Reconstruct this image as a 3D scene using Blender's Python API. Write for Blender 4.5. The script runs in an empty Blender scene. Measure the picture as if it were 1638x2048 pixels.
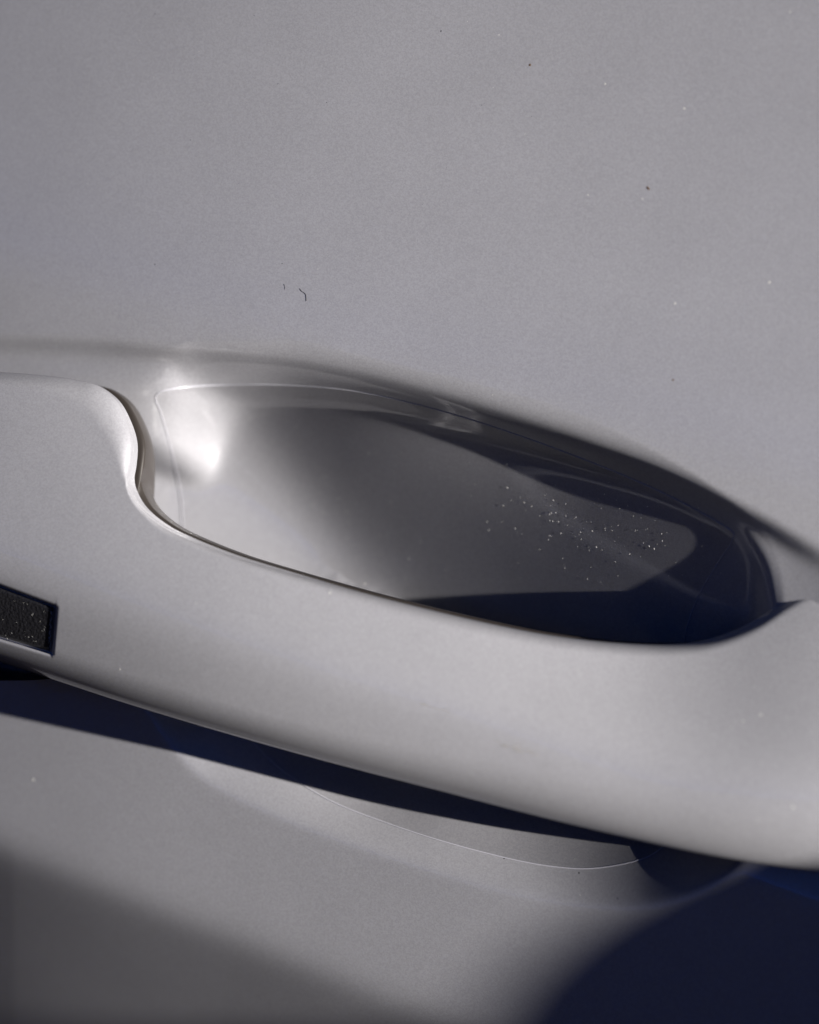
import bpy, math, random
import numpy as np
from mathutils import Vector, Matrix

C = bpy.context.scene.collection
R = math.radians
SC = bpy.context.scene

# ------------------------------------------------------------------ camera
# the door stands upright: X runs along the car, Z is up, the outside is -Y (height w = -Y)
W0, H0 = 1638.0, 2048.0
FH = 0.1640                       # metres of door seen from top to bottom of the frame
LENS, SENS = 90.0, 36.0
DIST = FH * LENS / SENS
YAW, PITCH, ROLL = R(12), R(5), R(15)
fwd = -Vector((math.sin(YAW) * math.cos(PITCH), -math.cos(YAW) * math.cos(PITCH), math.sin(PITCH)))
cam_pos = -fwd * DIST
right0 = fwd.cross(Vector((0, 0, 1))).normalized()
up0 = right0.cross(fwd).normalized()
# the camera is rolled so that the car's horizontal falls to the right in the picture
cr = right0 * math.cos(ROLL) + up0 * math.sin(ROLL)
cu = -right0 * math.sin(ROLL) + up0 * math.cos(ROLL)
cam = bpy.data.cameras.new('camera')
camo = bpy.data.objects.new('camera', cam); C.objects.link(camo)
M = Matrix((cr, cu, -fwd)).transposed().to_4x4(); M.translation = cam_pos
camo.matrix_world = M
cam.lens = LENS; cam.sensor_fit = 'VERTICAL'; cam.sensor_height = SENS; cam.sensor_width = SENS
cam.clip_start = 0.01; cam.clip_end = 1000
cam.dof.use_dof = True
cam.dof.focus_distance = DIST + 0.001
cam.dof.aperture_fstop = 5.4
SC.camera = camo

# ------------------------------------------------------------------ sun and sky
SU, SV = 2.8, 0.66
SUN = Vector((SU, -1.0, SV)).normalized()
el = math.asin(SUN.z); az = math.atan2(SUN.x, SUN.y)
sd = bpy.data.lights.new('sun', 'SUN'); sd.energy = 5.0; sd.angle = R(0.5); sd.color = (1.0, 0.95, 0.89)
so = bpy.data.objects.new('sun', sd); C.objects.link(so)
so.rotation_euler = SUN.to_track_quat('Z', 'Y').to_euler()
wd = bpy.data.worlds.new('World'); SC.world = wd; wd.use_nodes = True
nt = wd.node_tree; bg = nt.nodes['Background']; bg.inputs['Strength'].default_value = 0.08
sky = nt.nodes.new('ShaderNodeTexSky'); sky.sky_type = 'NISHITA'; sky.sun_disc = False
sky.altitude = 15000; sky.air_density = .3; sky.dust_density = 0; sky.ozone_density = 6
sky.sun_elevation = el; sky.sun_rotation = az
nt.links.new(sky.outputs[0], bg.inputs['Color'])
SC.view_settings.view_transform = 'Standard'; SC.view_settings.look = 'None'
SC.view_settings.gamma = 1; SC.view_settings.exposure = 1.15

# ------------------------------------------------------------------ measuring helpers
_o = np.array(cam_pos); _r = np.array(cr); _u = np.array(cu); _f = np.array(fwd)
K = FH / H0 / DIST
def rays(px, py):
    px = np.asarray(px, float); py = np.asarray(py, float)
    return _f + ((px - W0 / 2) * K)[..., None] * _r - ((py - H0 / 2) * K)[..., None] * _u
def pix(px, py, w=0.0):
    """door coordinates (u, v) of the point of height w that is seen at px, py"""
    d = rays(px, py); t = (-np.asarray(w) - _o[1]) / d[..., 1]
    return _o[0] + t * d[..., 0], _o[2] + t * d[..., 2]
def to_px(u, v, w):
    p = np.stack([np.asarray(u, float), -np.asarray(w, float) + 0 * u, np.asarray(v, float)], -1) - _o
    z = p @ _f
    return W0 / 2 + (p @ _r) / z / K, H0 / 2 - (p @ _u) / z / K
def smooth(a, b, x):
    t = np.clip((x - a) / (b - a), 0, 1); return t * t * (3 - 2 * t)
def curve(pts, n, closed=False):
    """Catmull-Rom (centripetal) through pts, resampled evenly"""
    P = np.array(pts, float)
    if closed: P = np.vstack([P[-1], P, P[0], P[1]])
    else: P = np.vstack([2 * P[0] - P[1], P, 2 * P[-1] - P[-2]])
    out = []
    for i in range(1, len(P) - 2):
        p0, p1, p2, p3 = P[i-1:i+3]
        t = [0.0]
        for a, b in ((p0, p1), (p1, p2), (p2, p3)): t.append(t[-1] + max(np.linalg.norm(b - a), 1e-9) ** .5)
        tt = np.linspace(t[1], t[2], 40, endpoint=False)[:, None]
        A1 = (t[1]-tt)/(t[1]-t[0])*p0 + (tt-t[0])/(t[1]-t[0])*p1
        A2 = (t[2]-tt)/(t[2]-t[1])*p1 + (tt-t[1])/(t[2]-t[1])*p2
        A3 = (t[3]-tt)/(t[3]-t[2])*p2 + (tt-t[2])/(t[3]-t[2])*p3
        B1 = (t[2]-tt)/(t[2]-t[0])*A1 + (tt-t[0])/(t[2]-t[0])*A2
        B2 = (t[3]-tt)/(t[3]-t[1])*A2 + (tt-t[1])/(t[3]-t[1])*A3
        out.append((t[2]-tt)/(t[2]-t[1])*B1 + (tt-t[1])/(t[2]-t[1])*B2)
    out.append(P[-2][None, :]); Q = np.vstack(out)
    s = np.concatenate([[0], np.cumsum(np.linalg.norm(np.diff(Q, axis=0), axis=1))])
    k = np.linspace(0, s[-1], n + 1 if closed else n)
    if closed: k = k[:-1]
    return np.stack([np.interp(k, s, Q[:, j]) for j in range(Q.shape[1])], -1)
def inside_distance(U, V, poly, val):
    """signed distance to a closed polygon, positive inside, and the value carried by the nearest edge"""
    A = poly; B = np.roll(poly, -1, axis=0); vb = np.roll(val, -1)
    best = np.full(U.shape, 1e9); ins = np.zeros(U.shape, bool); near = np.zeros(U.shape)
    for (ax, ay), (bx, by), v0, v1 in zip(A, B, val, vb):
        dx, dy = bx - ax, by - ay; L = dx * dx + dy * dy
        t = np.clip(((U - ax) * dx + (V - ay) * dy) / L, 0, 1)
        d = (U - ax - t * dx) ** 2 + (V - ay - t * dy) ** 2
        m = d < best; near = np.where(m, v0 + (v1 - v0) * t, near); best = np.where(m, d, best)
        if by != ay:
            c = ((ay > V) != (by > V)) & (U < (bx - ax) * (V - ay) / (by - ay) + ax)
            ins ^= c
    return np.where(ins, 1, -1) * np.sqrt(best), near

# ------------------------------------------------------------------ object helpers
def tag(o, label=None, cat=None, kind=None):
    if label: o['label'] = label
    if cat: o['category'] = cat
    if kind: o['kind'] = kind
    return o
def mesh_obj(name, verts, faces, mat, parent=None, smooth_=True, normals=None):
    me = bpy.data.meshes.new(name)
    verts = np.asarray(verts, np.float32); faces = np.asarray(faces)
    n = faces.shape[1]
    me.vertices.add(len(verts)); me.vertices.foreach_set('co', verts.ravel())
    me.loops.add(faces.size); me.loops.foreach_set('vertex_index', faces.astype(np.int32).ravel())
    me.polygons.add(len(faces)); me.polygons.foreach_set('loop_start', np.arange(0, faces.size, n, dtype=np.int32))
    me.update(calc_edges=True); me.validate()
    me.polygons.foreach_set('use_smooth', np.full(len(me.polygons), smooth_))
    if normals is not None: me.normals_split_custom_set_from_vertices(normals.tolist())
    me.materials.append(mat)
    o = bpy.data.objects.new(name, me); C.objects.link(o)
    if parent: o.parent = parent
    return o
def grid_faces(nr, nc, wrap=False):
    i = np.arange(nr - 1)[:, None]; j = np.arange(nc if wrap else nc - 1)[None, :]
    a = i * nc + j; b = i * nc + (j + 1) % nc
    return np.stack([a, b, b + nc, a + nc], -1).reshape(-1, 4)

# ------------------------------------------------------------------ materials
def mat(name, base, rough=.4, metal=0, coat=0, coat_rough=.03, spec=.5):
    m = bpy.data.materials.new(name); m.use_nodes = True
    b = m.node_tree.nodes['Principled BSDF']
    b.inputs['Base Color'].default_value = (*base, 1); b.inputs['Roughness'].default_value = rough
    b.inputs['Metallic'].default_value = metal; b.inputs['Coat Weight'].default_value = coat
    b.inputs['Coat Roughness'].default_value = coat_rough; b.inputs['Specular IOR Level'].default_value = spec
    return m
def node(m, t, **kw):
    n = m.node_tree.nodes.new(t)
    for k, v in kw.items(): setattr(n, k, v)
    return n
def paint(name, base):
    m = mat(name, base, .5, .3, 1, .03)
    T = m.node_tree; L = T.links; b = T.nodes['Principled BSDF']
    co = node(m, 'ShaderNodeTexCoord')
    # flakes: tiny cells, each a little lighter or darker and tilted its own way
    fl = node(m, 'ShaderNodeTexVoronoi'); fl.inputs['Scale'].default_value = 5200
    L.new(co.outputs['Object'], fl.inputs['Vector'])
    sep = node(m, 'ShaderNodeSeparateColor'); L.new(fl.outputs['Color'], sep.inputs[0])
    dust = node(m, 'ShaderNodeTexNoise'); dust.inputs['Scale'].default_value = 60; dust.inputs['Detail'].default_value = 6
    L.new(co.outputs['Object'], dust.inputs['Vector'])
    r1 = node(m, 'ShaderNodeMapRange'); r1.inputs[3].default_value = .9; r1.inputs[4].default_value = 1.08
    L.new(sep.outputs[0], r1.inputs[0])
    r2 = node(m, 'ShaderNodeMapRange'); r2.inputs[1].default_value = .3; r2.inputs[2].default_value = .7; r2.inputs[3].default_value = .97; r2.inputs[4].default_value = 1.03
    L.new(dust.outputs[0], r2.inputs[0])
    mu = node(m, 'ShaderNodeMath', operation='MULTIPLY'); L.new(r1.outputs[0], mu.inputs[0]); L.new(r2.outputs[0], mu.inputs[1])
    mx = node(m, 'ShaderNodeVectorMath', operation='SCALE'); mx.inputs[0].default_value = base; L.new(mu.outputs[0], mx.inputs['Scale'])
    L.new(mx.outputs[0], b.inputs['Base Color'])
    bp = node(m, 'ShaderNodeBump'); bp.inputs['Strength'].default_value = .12; bp.inputs['Distance'].default_value = .00004
    L.new(sep.outputs[1], bp.inputs['Height']); L.new(bp.outputs[0], b.inputs['Normal'])
    # orange peel in the clear coat
    op = node(m, 'ShaderNodeTexNoise'); op.inputs['Scale'].default_value = 330; op.inputs['Detail'].default_value = 1
    L.new(co.outputs['Object'], op.inputs['Vector'])
    # wiping marks, drawn out along the car
    mp = node(m, 'ShaderNodeMapping'); mp.inputs['Scale'].default_value = (18, 30, 1500)
    mp.inputs['Rotation'].default_value = (0, .03, 0)
    L.new(co.outputs['Object'], mp.inputs['Vector'])
    wi = node(m, 'ShaderNodeTexNoise'); wi.inputs['Scale'].default_value = 1; wi.inputs['Detail'].default_value = 3
    L.new(mp.outputs[0], wi.inputs['Vector'])
    ad = node(m, 'ShaderNodeMath', operation='MULTIPLY_ADD'); ad.inputs[1].default_value = .35
    L.new(wi.outputs[0], ad.inputs[0]); L.new(op.outputs[0], ad.inputs[2])
    bc = node(m, 'ShaderNodeBump'); bc.inputs['Strength'].default_value = .25; bc.inputs['Distance'].default_value = .00004
    L.new(ad.outputs[0], bc.inputs['Height']); L.new(bc.outputs[0], b.inputs['Coat Normal'])
    return m
PAINT = paint('silver_white_paint', (.36, .36, .388))
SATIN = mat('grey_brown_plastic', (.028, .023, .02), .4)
BLACK = mat('black_plastic', (.012, .012, .014), .45)
GLASS = mat('mirror_glass', (.8, .8, .8), .02, 1)
GRAIN = mat('grained_black_rubber', (.014, .014, .017), .38)
def _grain():
    T = GRAIN.node_tree; L = T.links; b = T.nodes['Principled BSDF']
    co = node(GRAIN, 'ShaderNodeTexCoord'); v = node(GRAIN, 'ShaderNodeTexNoise')
    v.inputs['Scale'].default_value = 2300; v.inputs['Detail'].default_value = 4
    L.new(co.outputs['Object'], v.inputs['Vector'])
    bp = node(GRAIN, 'ShaderNodeBump'); bp.inputs['Strength'].default_value = 1; bp.inputs['Distance'].default_value = .0002
    L.new(v.outputs[0], bp.inputs['Height']); L.new(bp.outputs[0], b.inputs['Normal'])
_grain()
DUST = mat('pale_dust', (.75, .74, .7), .7)
HAIR = mat('grey_fibre', (.07, .065, .06), .6)
DIRT = mat('brown_dirt', (.09, .045, .012), .6)
SOOT = mat('dark_grit', (.02, .02, .025), .6)
FEDGE = mat('film_edge_plastic', (.48, .48, .53), .15, 0, .5)
FILM = bpy.data.materials.new('clear_film'); FILM.use_nodes = True
def _film():
    T = FILM.node_tree; T.nodes.clear(); L = T.links
    out = node(FILM, 'ShaderNodeOutputMaterial'); mx = node(FILM, 'ShaderNodeMixShader')
    tr = node(FILM, 'ShaderNodeBsdfTransparent'); gl = node(FILM, 'ShaderNodeBsdfGlossy'); gl.inputs['Roughness'].default_value = .06
    tr.inputs[0].default_value = (.99, .988, .985, 1)
    fr = node(FILM, 'ShaderNodeLayerWeight'); p5 = node(FILM, 'ShaderNodeMath', operation='POWER'); p5.inputs[1].default_value = 5
    ma = node(FILM, 'ShaderNodeMath', operation='MULTIPLY_ADD'); ma.inputs[1].default_value = .96; ma.inputs[2].default_value = .04
    L.new(fr.outputs['Facing'], p5.inputs[0]); L.new(p5.outputs[0], ma.inputs[0]); L.new(ma.outputs[0], mx.inputs[0]); L.new(tr.outputs[0], mx.inputs[1]); L.new(gl.outputs[0], mx.inputs[2]); L.new(mx.outputs[0], out.inputs[0])
_film()

# ------------------------------------------------------------------ shape of the door skin
MM = .001
# outline of the deep bowl, at door level
BOWL = [(-90, 880, 1.6), (-20, 800, .9), (90, 745, .62), (205, 716, .55), (310, 703, .8), (390, 700, 2.1), (480, 706, 2.4), (560, 713, 2.4), (700, 738, 2.4), (850, 775, 2.4), (1000, 819, 2.4), (1150, 868, 2.4), (1300, 924, 2.3),
        (1410, 980, 2.3), (1490, 1036, 2.3), (1540, 1110, 2.2), (1558, 1200, 2.1), (1565, 1300, 1.8), (1565, 1430, 1.4), (1565, 1550, 1.3), (1540, 1640, 1.2),
        (1495, 1712, 1.1), (1450, 1752, 1), (1380, 1788, .9), (1310, 1807, .8), (1250, 1812, .7), (1150, 1806, .65), (1000, 1780, .65), (850, 1738, .65),
        (700, 1690, .7), (560, 1642, .5), (400, 1566, .35), (330, 1495, .4), (280, 1420, .8), (190, 1310, 1.6), (95, 1180, 2.2), (0, 1060, 2.2), (-80, 960, 2.1)]
bp_ = curve([(x, y, k * 50) for x, y, k in BOWL], 300, True); bowl_poly = np.stack(pix(bp_[:, 0], bp_[:, 1]), -1); bowl_k = bp_[:, 2] / 50
# the arched line above it that runs on past both ends
ARCH = [(-3000, 900), (-900, 700), (-400, 668), (0, 664), (200, 671), (400, 690), (560, 711), (700, 738), (850, 775), (1000, 819), (1150, 866), (1300, 918),
        (1460, 990), (1638, 1088), (1800, 1185), (2100, 1370), (2600, 1640), (4500, 2400)]
ar_ = curve(ARCH, 500); arch_u, arch_v = pix(ar_[:, 0], ar_[:, 1])
# crease low on the door
cr_u, cr_v = pix(np.array([-400., 0., 450., 900., 1400.]), np.array([1560., 1715., 1880., 2048., 2230.]))

# floor of the bowl: deepest along a slanting line left of centre, from there it climbs gently to the right and more to the left
ca_u, ca_v = pix(np.array([455., 640.]), np.array([850., 1130.]), -.013)
sp_u, sp_v = pix(np.array([-100., 600., 1300., 1700.]), np.array([1010., 1120., 1270., 1370.]), -.01)
def softplus(x, r): return r * np.logaddexp(0, x / r)
def smin(a, b, k): return -k * np.logaddexp(-a / k, -b / k)
def height(U, V):
    w = np.zeros(U.shape)
    # gentle barrel of the panel
    w += -.35 * V * V - .8 * softplus(-U - .02, .01) ** 2 + .9 * U * softplus(V - .055, .008) - .02 * U
    w += .075 * U * smooth(-.018, -.042, V)
    # below the crease the panel turns under
    cv = np.interp(U, cr_u, cr_v)
    w += -.62 * softplus(cv - V, .0016)
    # step under the arch: a shallow shelf
    av = np.interp(U, arch_u, arch_v)
    dn = (av - V) * .95
    shelf = 2.6 * MM
    st = smin(softplus(dn - 1.0 * MM, .45 * MM) * 1.3, shelf + 0 * dn, .9 * MM)
    fade = smooth(.045, .012, dn)           # the shelf climbs back to door level lower down
    edge = fade
    near = (np.abs(U) < .13) & (np.abs(V) < .13)
    d = np.full(U.shape, -.05); k = np.ones(U.shape); d[near], k[near] = inside_distance(U[near], V[near], bowl_poly, bowl_k)
    steep = smooth(1, 2.3, k)
    wall = softplus(d - (.3 + .6 * steep) * MM, (.4 + .6 * steep) * MM) * k
    wb_ = wall.copy()
    for _ in range(3):
        c = np.cumsum(np.pad(wb_, ((8, 7), (0, 0)), 'edge'), 0); wb_ = np.vstack([c[14:15], c[15:] - c[:-15]])[:wall.shape[0]] / 15
        c = np.cumsum(np.pad(wb_, ((0, 0), (8, 7)), 'edge'), 1); wb_ = np.hstack([c[:, 14:15], c[:, 15:] - c[:, :-15]])[:, :wall.shape[1]] / 15
    mb = smooth(4.5 * MM, 10 * MM, d) * smooth(-.02, -.035, U)
    wall = wall * (1 - mb) + wb_ * mb
    uc = ca_u[0] + (np.clip(V, -.03, .03) - ca_v[0]) * (ca_u[1] - ca_u[0]) / (ca_v[1] - ca_v[0])
    vm = np.interp(U, sp_u, sp_v)
    F = 23.2 * MM - .235 * softplus(uc - U, .0055) - .178 * softplus(U - uc, .0065) - .035 * softplus(U - uc - .036, .006)
    F = F - (1 + 8 * smooth(.028, -.02, U)) * softplus(V - vm - .001, .002) ** 2 - 5 * softplus(vm - .012 - V, .004) ** 2
    F = softplus(F - 1 * MM, 1.2 * MM) + 1.2 * MM
    bowl = smin(wall, F, (1.9 + 1.8 * smooth(-.022, -.042, U)) * MM)
    s = np.maximum(np.maximum(st, 0) * edge - .16 * softplus(U - .056, .003) * np.clip(st / shelf, 0, 1), 0); bowl = np.maximum(bowl, 0)
    kk = np.minimum(2.4 * MM, s + bowl + 1e-9)
    hh = np.maximum(kk - np.abs(s - bowl), 0) / kk
    return w - (np.maximum(s, bowl) + hh * hh * kk / 4), d

def spread(lo, hi, step, far_lo, far_hi):
    mid = np.arange(lo, hi, step); out = list(mid); s = step; x = mid[-1]
    while x < far_hi: s *= 1.12; x += s; out.append(x)
    s = step; x = mid[0]; pre = []
    while x > far_lo: s *= 1.12; x -= s; pre.append(x)
    return np.array(pre[::-1] + out)
GU = spread(-.082, .088, .00036, -.35, .75); GV = spread(-.1, .098, .00036, -.40, .14)
U, V = np.meshgrid(GU, GV)
Wg, Dg = height(U, V)
gy, gx = np.gradient(Wg, GV, GU)
N = np.stack([-gx, -np.ones_like(gx), -gy], -1); N /= np.linalg.norm(N, axis=-1, keepdims=True)
def W_at(u, v):
    i = np.clip(np.searchsorted(GU, u) - 1, 0, len(GU) - 2); j = np.clip(np.searchsorted(GV, v) - 1, 0, len(GV) - 2)
    a = (u - GU[i]) / (GU[i+1] - GU[i]); b = (v - GV[j]) / (GV[j+1] - GV[j])
    return (Wg[j, i]*(1-a)*(1-b) + Wg[j, i+1]*a*(1-b) + Wg[j+1, i]*(1-a)*b + Wg[j+1, i+1]*a*b)
def hit(px, py):
    """where the ray through px, py meets the door surface"""
    w = np.zeros(np.shape(px))
    for _ in range(60):
        u, v = pix(px, py, w); w = w + .5 * (W_at(u, v) - w)
    return u, v, w

# ------------------------------------------------------------------ the door
door = bpy.data.objects.new('car_door', None); C.objects.link(door)
tag(door, 'silver white glossy car door with pull handle bridging a deep scooped recess', 'car door')
verts = np.stack([U, -Wg, V], -1).reshape(-1, 3); nor = N.reshape(-1, 3)
F_ = grid_faces(len(GV), len(GU))
inb = (Dg > 0).reshape(-1)[F_].all(1)
for nm, msk in (('door_skin', ~inb), ('handle_recess', inb)):
    f = F_[msk]; idx = np.unique(f); mp = np.full(len(verts), -1); mp[idx] = np.arange(len(idx))
    mesh_obj(nm, verts[idx], mp[f], PAINT, door, True, nor[idx])

# ------------------------------------------------------------------ clear protective film in the recess
fp = [(313, 790), (322, 784), (368, 775), (460, 770), (560, 770), (700, 781), (850, 813), (1000, 858), (1150, 912), (1300, 974), (1400, 1024),
      (1455, 1056), (1467, 1067), (1463, 1084), (1445, 1112), (1420, 1150), (1395, 1195), (1375, 1250), (1362, 1330), (1358, 1450), (1365, 1560),
      (1355, 1650), (1310, 1705), (1200, 1735), (1100, 1732), (950, 1700), (780, 1648), (640, 1590), (520, 1500), (430, 1350), (380, 1200),
      (366, 1062), (362, 1000), (350, 930), (335, 870), (318, 815), (311, 800)]
fb = curve(fp, 700, True)
fu, fv, fw = hit(fb[:, 0], fb[:, 1])
cu0, cv0, _ = hit(np.array([520., 1200.]), np.array([1080., 1420.]))
A0 = np.array([cu0[0], cv0[0]]); A1 = np.array([cu0[1], cv0[1]]); B_ = np.stack([fu, fv], -1)
t_ = np.clip(((B_ - A0) @ (A1 - A0)) / ((A1 - A0) @ (A1 - A0)), 0, 1)[:, None]; Sp = A0 + t_ * (A1 - A0)
rows = []
TH = .00016
for s, h in [(0, -.0001), (.0, TH * .6), (.004, TH)] + [(x, TH) for x in np.linspace(.02, 1, 60)]:
    q = B_ * (1 - s) + Sp * s
    rows.append(np.stack([q[:, 0], -(W_at(q[:, 0], q[:, 1]) + h), q[:, 1]], -1))
film = mesh_obj('protective_film', np.concatenate(rows), grid_faces(len(rows), 700, True), FILM, door)
tag(film, 'clear protective film stuck in the recess, its cut edge showing as a fine line')
def tube(name, P, r, m, parent, closed=False, k=6):
    P = np.asarray(P, float); n = len(P)
    T = (np.roll(P, -1, 0) - np.roll(P, 1, 0)) if closed else np.gradient(P, axis=0)
    T /= np.linalg.norm(T, axis=1, keepdims=True) + 1e-12
    a = np.cross(T, [0, 1, 0]); a /= np.linalg.norm(a, axis=1, keepdims=True) + 1e-12; b = np.cross(T, a)
    r = np.broadcast_to(r, (n,))[:, None]
    ring = [P + r * (a * math.cos(2*math.pi*j/k) + b * math.sin(2*math.pi*j/k)) for j in range(k)]
    Vt = np.stack(ring, 1).reshape(-1, 3)
    if closed: Vt = np.vstack([Vt, Vt[:k]]); n += 1
    return mesh_obj(name, Vt, grid_faces(n, k, True), m, parent)
tube('film_edge', np.stack([fu, -(fw + .00006), fv], -1), .00009, FEDGE, film, True)

# ------------------------------------------------------------------ the handle
# pairs: a point of the upper edge, a point of the lower edge, height of the silhouette edge there (mm)
RUNG = [(-900, 700, -1000, 1010, 5, 8), (-500, 705, -560, 1150, 7.5, 13), (-250, 722, -330, 1222, 8.5, 16), (-60, 740, -160, 1274, 9, 17.5), (60, 748, -20, 1317, 9.2, 18.5),
        (150, 759, 98, 1357, 9.4, 19), (196, 771, 125, 1366, 9.6, 19.2), (230, 797, 134, 1369, 9.9, 19.3), (252, 835, 142, 1371, 10.4, 19.4), (266, 880, 151, 1374, 11, 19.5),
        (265, 925, 165, 1379, 11.5, 19.6), (258, 962, 201, 1391, 11.8, 19.7), (270, 996, 238, 1403, 12, 19.8), (290, 1022, 275, 1414, 12.1, 19.9),
        (328, 1051, 320, 1428, 12.1, 20.1), (372, 1073, 370, 1443, 12, 20.3), (460, 1108, 450, 1466, 11.8, 20.6), (570, 1142, 555, 1496, 11.2, 20.3), (760, 1195, 730, 1543, 9.8, 20), (970, 1245, 930, 1594, 7.6, 19.2), (1100, 1270, 1060, 1628, 5.8, 18.8),
        (1230, 1285, 1190, 1660, 3, 18.3), (1340, 1288, 1310, 1688, .8, 17.7), (1420, 1277, 1400, 1707, -.8, 17.2),
        (1500, 1245, 1490, 1723, -2, 16.7), (1570, 1200, 1570, 1734, -2.4, 16.2), (1638, 1165, 1650, 1743, -2.5, 15.7), (1760, 1128, 1790, 1755, -1, 12.4), (2000, 1110, 2040, 1772, -2, 8), (2300, 1140, 2350, 1780, -4, 2)]
rg = curve(RUNG, 1500)
xT, yT, xB, yB, eT, eB = rg.T
def blur(a, sg):
    kx = np.arange(-3 * sg, 3 * sg + 1); kr = np.exp(-.5 * (kx / sg) ** 2); kr /= kr.sum()
    return np.convolve(np.pad(a, 3 * sg, 'reflect', reflect_type='odd'), kr, 'valid')
eT = blur(eT, 70) * MM; eB = blur(eB, 70) * MM
_x = np.arange(-1400., 2800., 4.)
def smooth_in_x(xs, ys, sg=28):
    return np.interp(xB, _x, blur(np.interp(_x, xs, ys), sg))
tau = smooth_in_x([-600, 60, 200, 350, 560, 930, 1190, 1310, 1490, 1650, 2000], [.23, .24, .26, .29, .34, .44, .56, .65, .56, .48, .45]) * 8e-5
eB = smooth_in_x(xB, eB / MM + 1.3 * (1 - smooth(350, 1100, xB))) * MM
yB = smooth_in_x(xB, yB, 10)
LR = np.hypot(xT - xB, yT - yB)
t0 = (np.abs(yT - 759) + (np.abs(xT - 150))).argmin()          # rung that carries the right edge of the sensor pad
nt_ = len(rg)
# where the pad's upper and lower edge cross each rung
def pad_s(line):
    (x0, y0), (x1, y1) = line; m = (y1 - y0) / (x1 - x0)
    f = lambda s: (yT + (yB - yT) * s) - (y0 + m * ((xT + (xB - xT) * s) - x0))
    lo, hi = np.zeros(nt_), np.ones(nt_)
    for _ in range(40):
        mid = (lo + hi) / 2; neg = f(mid) < 0; lo = np.where(neg, mid, lo); hi = np.where(neg, hi, mid)
    return (lo + hi) / 2
s1 = pad_s(((0, 1170), (110, 1211))); s2 = pad_s(((0, 1278), (104, 1309)))
s1 = np.where(np.arange(nt_) > t0, s1[t0], s1); s2 = np.where(np.arange(nt_) > t0, s2[t0], s2)
s1 = np.clip(s1, .5, .8); s2 = np.clip(s2, .88, .94)
HB = 4.6 * MM
def dist_to(X, Y, cx, cy, fine=False):
    best = np.full(X.shape, 1e9)
    st = 3 if fine else 6
    for k in range(0, len(cx) - st, st):
        ax, ay, dx, dy = cx[k], cy[k], cx[k+st] - cx[k], cy[k+st] - cy[k]
        t = np.clip(((X - ax) * dx + (Y - ay) * dy) / (dx * dx + dy * dy + 1e-9), 0, 1)
        np.minimum(best, (X - ax - t * dx) ** 2 + (Y - ay - t * dy) ** 2, out=best)
    return np.sqrt(best)
_yb = blur(np.interp(_x, xB, yB), 4); _c = 1 / np.hypot(1, blur(np.gradient(_yb, _x), 20))
_eb = blur(np.interp(_x, xB, eB), 10); _ta = blur(np.interp(_x, xB, tau), 20)
def even(h, sg=10):
    if h.shape[0] < 80: return h
    kx = np.arange(-3 * sg, 3 * sg + 1); kr = np.exp(-.5 * (kx / sg) ** 2); kr /= kr.sum()
    hp_ = np.pad(h, ((3 * sg, 3 * sg), (0, 0)), 'reflect', reflect_type='odd')
    return sum(kr[j] * hp_[j:j + h.shape[0]] for j in range(len(kx)))
def handle_point(s, i, off=0.0):
    xx = xT[i] + (xB[i] - xT[i]) * s; yy = yT[i] + (yB[i] - yT[i]) * s
    dT = dist_to(xx, yy, xT, yT, True)
    if s.shape[0] > 80 and s.shape[1] > 60:          # straight run-in next to the edge
        dT = even(dT, 4); c = 9; dT[:, :c] = dT[:, c:c+1] * s[:, :c] / s[:, c:c+1]
    dB = np.maximum(np.interp(xx, _x, _yb) - yy, 0) * np.interp(xx, _x, _c)
    RT = 26 + 40 * np.exp(-((xx - 222) / 110) ** 2 - ((yy - 822) / 80) ** 2) - 14 * np.exp(-((xx - 275) / 70) ** 2 - ((yy - 985) / 50) ** 2) - 12 * smooth(915, 985, yy) * smooth(800, 500, xx)
    RT = np.maximum(RT, 9)
    RB = 62 + 50 * smooth(500, 1500, xx)
    def roll(d, R_): return np.clip(1 - (1 - np.clip(d / R_, 0, 1)) ** 2.2, 0, 1) ** .6
    # a broad face tipped upward, then a soft ridge and a face that rolls under
    low = -.62 * softplus(RIDGE - dB, 30) * .08 * MM
    h = HB * (.45 + .55 * roll(dT, RT)) * roll(dB, RB) + low
    w = np.interp(xx, _x, _eb) - np.interp(xx, _x, _ta) * dB + h + off
    u, v = pix(xx, yy, w)
    return np.stack([u, -w + 0 * u, v], -1)
RIDGE = 175.
def ease(n, a=True, b=True):
    x = np.linspace(0, 1, n)
    return (1 - np.cos(np.pi * x)) / 2 if a and b else (1 - np.cos(np.pi * x / 2)) if a else np.sin(np.pi * x / 2)
idx = np.arange(nt_)
cols = []; dep = []
for x in ease(60, True, False)[:-2]: cols.append(s1 * x); dep.append(0)
e = .010
for a, dd in ((-e, 0), (-.2*e, .12), (0, .7), (.1*e, 1)): cols.append(s1 + a); dep.append(dd)
for x in np.linspace(0, 1, 26)[1:-1]: cols.append(s1 + (s2 - s1) * x); dep.append(1)
for a, dd in ((-.1*e, 1), (0, .7), (.2*e, .12), (e, 0)): cols.append(s2 + a); dep.append(dd)
for x in ease(26, False, True)[1:]: cols.append(s2 + e + (1 - s2 - e) * x); dep.append(0)
S = np.stack(cols, 1); DE = np.array(dep)[None, :] * np.ones((nt_, 1))
I = np.repeat(idx[:, None], S.shape[1], 1)
tt = np.interp(idx, [t0 - 3, t0 - 1, t0, t0 + 1, t0 + 3], [1, 1, .8, .1, 0])[:, None]
P = handle_point(S, I, -1.3 * MM * DE * tt)
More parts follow.
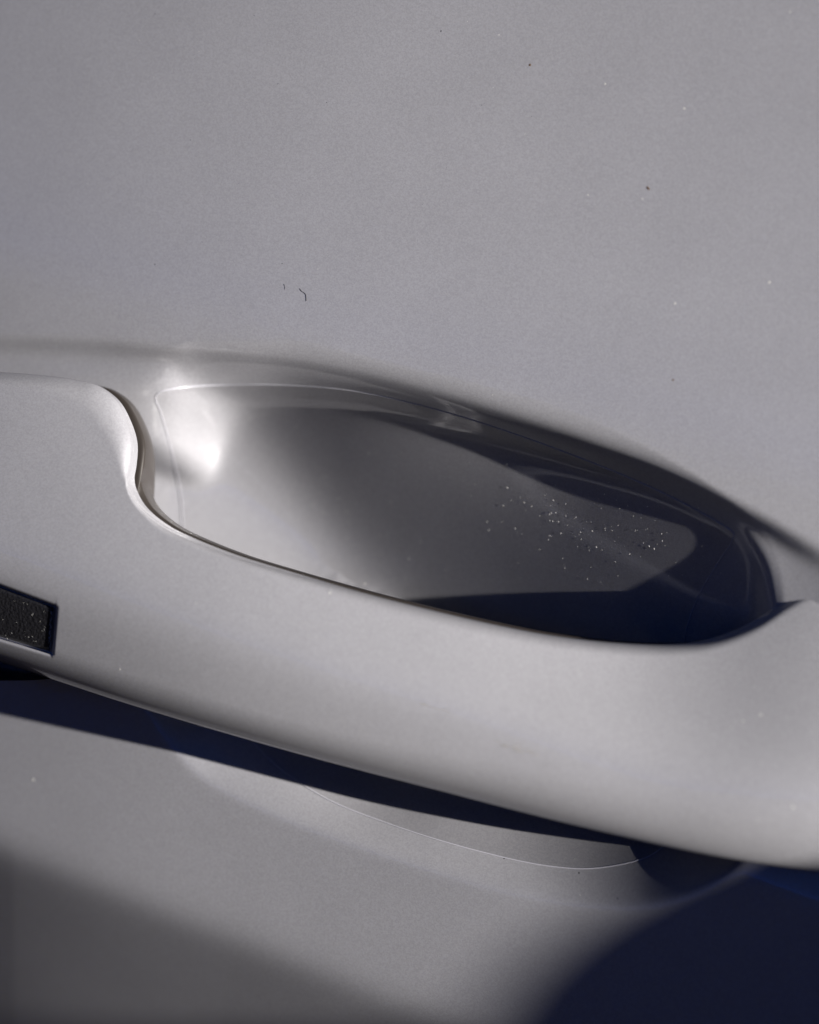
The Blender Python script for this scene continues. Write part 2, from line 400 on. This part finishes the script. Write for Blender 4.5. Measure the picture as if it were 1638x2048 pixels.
# the cover's edge turns in behind itself
def turn_in(P0, P1, n=5, depth=2.6 * MM):
    d = (P0 - P1); d[:, 1] = 0; d /= np.linalg.norm(d, axis=1, keepdims=True) + 1e-12
    return [P0 + np.array([0, depth * x, 0]) - d * (.5 * MM * x * x) for x in np.linspace(0, 1, n + 1)[1:]]
topin = turn_in(P[:, 0], P[:, 6], 5, 1.7 * MM); botin = turn_in(P[:, -1], P[:, -6])
P = np.concatenate([np.stack(topin[::-1], 1), P, np.stack(botin, 1)], 1)
handle = bpy.data.objects.new('door_handle', None); C.objects.link(handle); handle.parent = door
cover = mesh_obj('handle_cover', P.reshape(-1, 3), grid_faces(nt_, P.shape[1]), PAINT, handle)
# back shell: a darker half that shows as a thin rim below the cover
ph = np.linspace(0, 2 * math.pi, 64, endpoint=False)
sb = .5 - .5 * np.cos(ph) * (np.abs(np.cos(ph)) ** -.35)
sb = .012 + sb[None] * (1 - .012 + np.interp(xB, [0, 450, 900], [5, -4, -28])[:, None] / 420)
wb = np.where(np.sin(ph) > 0, 1.2 * MM, -9.5 * MM) * np.abs(np.sin(ph)) ** .7 - 6.4 * MM
Xs = xT[:, None] + (xB - xT)[:, None] * sb; Ys = yT[:, None] + (yB - yT)[:, None] * sb
E0 = eB[:, None] - (tau * LR)[:, None] * (1 - np.clip(sb, 0, 1))
Wb = E0 + wb[None]
ub, vb = pix(Xs, Ys, E0)
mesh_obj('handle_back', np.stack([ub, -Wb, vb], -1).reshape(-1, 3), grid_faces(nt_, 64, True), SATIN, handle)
# sensor pad: its own grained block in the pocket
ii = np.arange(0, t0 - 1, 1); npad = 40
inset = .008
Sa = s1[ii] + inset; Sb = s2[ii] - inset
X = np.linspace(0, 1, npad)[None]
Sp_ = Sa[:, None] + (Sb - Sa)[:, None] * X
edge_s = np.minimum(X, 1 - X) * (Sb - Sa)[:, None] * 480
edge_t = (ii[-1] - ii)[:, None] * 2.2 + 0 * X
ed = np.clip(np.minimum(edge_s, edge_t) / 5, 0, 1); lift = -1.25 + .75 * np.sqrt(1 - (1 - ed) ** 2)
# rounded corner
pp = handle_point(Sp_, np.repeat(ii[:, None], npad, 1), lift * MM)
pad = mesh_obj('sensor_pad', pp.reshape(-1, 3), grid_faces(len(ii), npad), GRAIN, handle)
tag(pad, 'black grained lock sensor pad let into the handle')

# the handle's rear post, standing in the recess behind the cover
pxl = np.array([[283, 1130, 3], [286, 1060, -1]])
def post():
    zs = np.linspace(0, 1, 20)
    prof = [(262, 875), (271, 905), (277, 960), (282, 1015), (288, 1080), (294, 1180), (292, 1300), (150, 1330), (0, 1300), (-60, 1000), (0, 860), (150, 835), (240, 850)]
    q = curve(prof, 120, True)
    rows = []
    for z in zs:
        w = (-28 + 40 * z) * MM
        u, v = pix(q[:, 0], q[:, 1], -.017)
        rows.append(np.stack([u, np.full(len(u), -w), v], -1))
    return np.concatenate(rows), grid_faces(20, 120, True)
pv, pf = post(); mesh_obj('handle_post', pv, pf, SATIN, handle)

# ------------------------------------------------------------------ wing mirror, whose shadow falls on the lower right of the door
def superblob(c, r, e1=.88, e2=.88, n=48, m=72):
    th = np.linspace(-math.pi/2, math.pi/2, n)[:, None]; ps = np.linspace(0, 2*math.pi, m, endpoint=False)[None]
    p = lambda a, k: np.sign(a) * np.abs(a) ** k
    x = p(np.cos(th), e1) * p(np.cos(ps), e2); y = p(np.cos(th), e1) * p(np.sin(ps), e2); z = p(np.sin(th), e1) + 0 * ps
    return np.stack([c[0] + r[0]*x, c[1] + r[1]*y, c[2] + r[2]*z], -1).reshape(-1, 3), grid_faces(n, m, True)
# centre of its shadow on the door, then back along the sun
MW = .145; RW, RV = .105, .075
su_, sv_ = pix(1050., 2048.)
ctr = (.004 + float(su_) + SU * (MW + RW * .98), -MW, float(sv_) + SV * (MW + RW) - 0.0055)
mir = bpy.data.objects.new('wing_mirror', None); C.objects.link(mir); mir.location = ctr; mir.parent = door
bv, bf = superblob((0, 0, 0), (.045, RW, RV))
mesh_obj('mirror_housing', bv, bf, PAINT, mir)
bv, bf = superblob((-.036, 0, 0), (.012, RW * .86, RV * .82)); mesh_obj('mirror_glass', bv, bf, GLASS, mir)
bv, bf = superblob((.0, .105, -.05), (.035, .075, .018)); mesh_obj('mirror_arm', bv, bf, BLACK, mir)

# ------------------------------------------------------------------ the ground the car stands on, below the frame
GROUND = mat('asphalt', (.03, .028, .025), 1, spec=0)
def _gr():
    T = GROUND.node_tree; L = T.links; b = T.nodes['Principled BSDF']
    co = node(GROUND, 'ShaderNodeTexCoord'); v = node(GROUND, 'ShaderNodeTexNoise'); v.inputs['Scale'].default_value = 45; v.inputs['Detail'].default_value = 8
    L.new(co.outputs['Object'], v.inputs['Vector'])
    r = node(GROUND, 'ShaderNodeValToRGB'); r.color_ramp.elements[0].color = (.02, .017, .014, 1); r.color_ramp.elements[1].color = (.04, .034, .028, 1)
    L.new(v.outputs[0], r.inputs[0]); L.new(r.outputs[0], b.inputs['Base Color'])
_gr()
gr = mesh_obj('ground', [(-200, -200, -.9), (200, -200, -.9), (200, 200, -.9), (-200, 200, -.9)], [(0, 1, 2, 3)], GROUND)
tag(gr, kind='structure')

# ------------------------------------------------------------------ dust, grit and a hair lying on the paint
rnd = random.Random(4)
def specks(name, pts, m, parent, lift=0.0, f=.36, surf=None):
    vs, fs = [], []
    for (x, y, s) in pts:
        u, v, w = surf(x, y) if surf else [float(a[0]) for a in hit(np.array([float(x)]), np.array([float(y)]))]
        b = len(vs); r = s * .00008 * f
        st = rnd.uniform(1, 1.9); an = rnd.uniform(0, math.pi)
        k = 6
        for j in range(k):
            a = 2 * math.pi * j / k; q = r * rnd.uniform(.7, 1.2)
            du, dv = q * math.cos(a) * st, q * math.sin(a) / st ** .5
            du, dv = du * math.cos(an) - dv * math.sin(an), du * math.sin(an) + dv * math.cos(an)
            ww = w if surf else float(W_at(np.array([u + du]), np.array([v + dv]))[0])
            vs.append((u + du, -(ww + lift - .00001), v + dv))
        vs.append((u, -(w + lift + r * .45), v))
        fs += [(b + j, b + (j + 1) % k, b + 6) for j in range(k)]
    return mesh_obj(name, vs, fs, m, parent)
dpts = []
for _ in range(90):
    a = rnd.gauss(0, 1); dpts.append((1180 + 110 * a, 1040 + 45 * rnd.gauss(0, 1) + 22 * a, rnd.choice((1.6, 2, 2.4, 3.4))))
for _ in range(110):
    x = rnd.uniform(480, 1400); dpts.append((x, 860 + .32 * (x - 480) + rnd.uniform(-60, 220), rnd.choice((1.2, 1.6, 2, 2.6))))
for x in np.arange(640, 1400, 9):
    if rnd.random() < .5: dpts.append((x + rnd.uniform(-4, 4), np.interp(x, [560, 700, 850, 1000, 1150, 1300, 1400], [770, 781, 813, 858, 912, 974, 1024]) + rnd.uniform(-5, 2), rnd.uniform(1.2, 2.2)))
tag(specks('dust_in_recess', [p for p in dpts if p[1] < 1165], DUST, None, TH, .42),
    'pale dust specks scattered over the clear film in the recess', 'dust', 'stuff')
lp = [(rnd.uniform(0, 1638), rnd.uniform(0, 640), rnd.choice((1.2, 1.6, 2.2))) for _ in range(70)]
lp += [(1210, 168, 5), (1050, 268, 3), (998, 70, 3), (1368, 217, 5), (66, 1560, 7), (985, 790, 3), (1580, 24, 4), (1200, 1735, 3), (1160, 1790, 3), (1150, 1718, 3), (1350, 607, 5), (1538, 565, 6), (1176, 390, 4), (1285, 398, 4)]
tag(specks('pale_dust', lp, DUST, None), 'pale dust specks scattered over the door skin above the recess', 'dust', 'stuff')
gp = [(rnd.uniform(0, 1100), rnd.uniform(0, 650), rnd.choice((1.4, 1.8, 2.4))) for _ in range(38)]
gp += [(310, 28, 3), (556, 167, 3), (653, 205, 3), (381, 280, 3), (310, 529, 4.5), (404, 484, 3), (58, 651, 4), (508, 31, 3), (564, 527, 3), (882, 62, 4.5), (1008, 1717, 5), (1158, 1746, 5), (1235, 1797, 4)]
tag(specks('dark_grit', gp, SOOT, None), 'tiny dark grit specks scattered over the paint', 'grit', 'stuff')
for (x, y, s, lab) in ((1060, 130, 8, 'small brown dirt spot near the top of the door skin'), (1296, 376, 9, 'larger brown dirt spot on the door skin above the recess, right of centre'),
                       (1346, 760, 7, 'faint brown dirt spot just above the lip of the recess')):
    tag(specks('dirt_spot', [(x, y, s)], DIRT, None), lab, 'dirt spot')['group'] = 'brown dirt spots on the door skin'
hp = curve([(600, 577), (603, 582), (609, 586), (612, 590), (613, 602)], 24); hu, hv, hw = hit(hp[:, 0], hp[:, 1])
tag(tube('hair', np.stack([hu, -(hw + .00004), hv], -1), .00003, HAIR, None), 'short dark curved hair lying on the door skin above the recess', 'hair')
hp = curve([(568, 568), (570, 573), (570, 579)], 10); hu, hv, hw = hit(hp[:, 0], hp[:, 1])
tag(tube('hair', np.stack([hu, -(hw + .00004), hv], -1), .00002, HAIR, None), 'tiny dark hair stub left of the curved hair on the door skin', 'hair')

def on_handle(x, y, off=0.0):
    dB = max((float(np.interp(x, _x, _yb)) - y) * float(np.interp(x, _x, _c)), 0)
    RB = 62 + 50 * float(smooth(500, 1500, np.array(x)))
    r = min(max(1 - (1 - min(dB / RB, 1)) ** 2.2, 0), 1) ** .6
    w = float(np.interp(x, _x, _eb)) - float(np.interp(x, _x, _ta)) * dB + HB * r - .62 * .08 * MM * float(softplus(RIDGE - dB, 30)) + off
    u, v = pix(float(x), float(y), w); return float(u), float(v), w
hd = [(1486, 1442, 5), (1521, 1430, 6), (1516, 1640, 3.5), (1585, 1614, 6), (1508, 1372, 3.5), (660, 1186, 5), (392, 1207, 3.5), (730, 1168, 4), (240, 1338, 3.5), (1575, 1436, 3), (1462, 1455, 3)]
hd += [(rnd.uniform(150, 1638), 0, rnd.choice((1.2, 1.6, 2.2))) for _ in range(40)]
hd = [(x, y if y else float(np.interp(x, [150, 600, 1340, 1638], [1180, 1310, 1470, 1450])) + rnd.uniform(-110, 110), z) for x, y, z in hd]
tag(specks('dust_on_handle', hd, DUST, None, 0, .36, on_handle), 'pale dust specks scattered over the face of the handle', 'dust', 'stuff')
pd = [(104 + rnd.uniform(-4, 1) - (y - 1225) * .06, y, rnd.uniform(1.5, 3)) for y in np.linspace(1222, 1296, 30)] + [(rnd.uniform(4, 98), rnd.uniform(1200, 1285), rnd.choice((1.2, 1.8))) for _ in range(26)]
tag(specks('dust_on_pad', pd, DUST, None, 0, .4, lambda x, y: on_handle(x, y, -.5 * MM)), 'pale dust glittering along the right edge of the black sensor pad', 'dust', 'stuff')
# pale scuff-like slivers, coloured to stand in for the sun's glint on the grip
GLINT = mat('pale_scuff_glint', (.62, .6, .55), .3, .5)
vs, fs = [], []
for j in range(26):
    x0 = rnd.gauss(1022, 16); y0 = 1489 + (x0 - 1000) * .27 + rnd.gauss(0, 3); ln = rnd.uniform(8, 26)
    if j > 18: x0 = rnd.uniform(830, 890); y0 = 1404 + (x0 - 830) * .26 + rnd.gauss(0, 1.5); ln = rnd.uniform(14, 34)
    th = rnd.uniform(.3, .7); b = len(vs)
    for x, y, o in ((x0, y0, .00005), (x0 + ln * .5, y0 + ln * .12 - th, .00009), (x0 + ln, y0 + ln * .25, .00005), (x0 + ln * .5, y0 + ln * .12 + th, .00006)):
        u, v, w = on_handle(x, y, o); vs.append((u, -w, v))
    fs.append((b, b + 3, b + 2, b + 1))
sc = mesh_obj('scuff_glints', vs, fs, GLINT, handle); tag(sc, 'fine pale scuffs standing in for the sun glint low on the grip')
sc['kind'] = 'stuff'
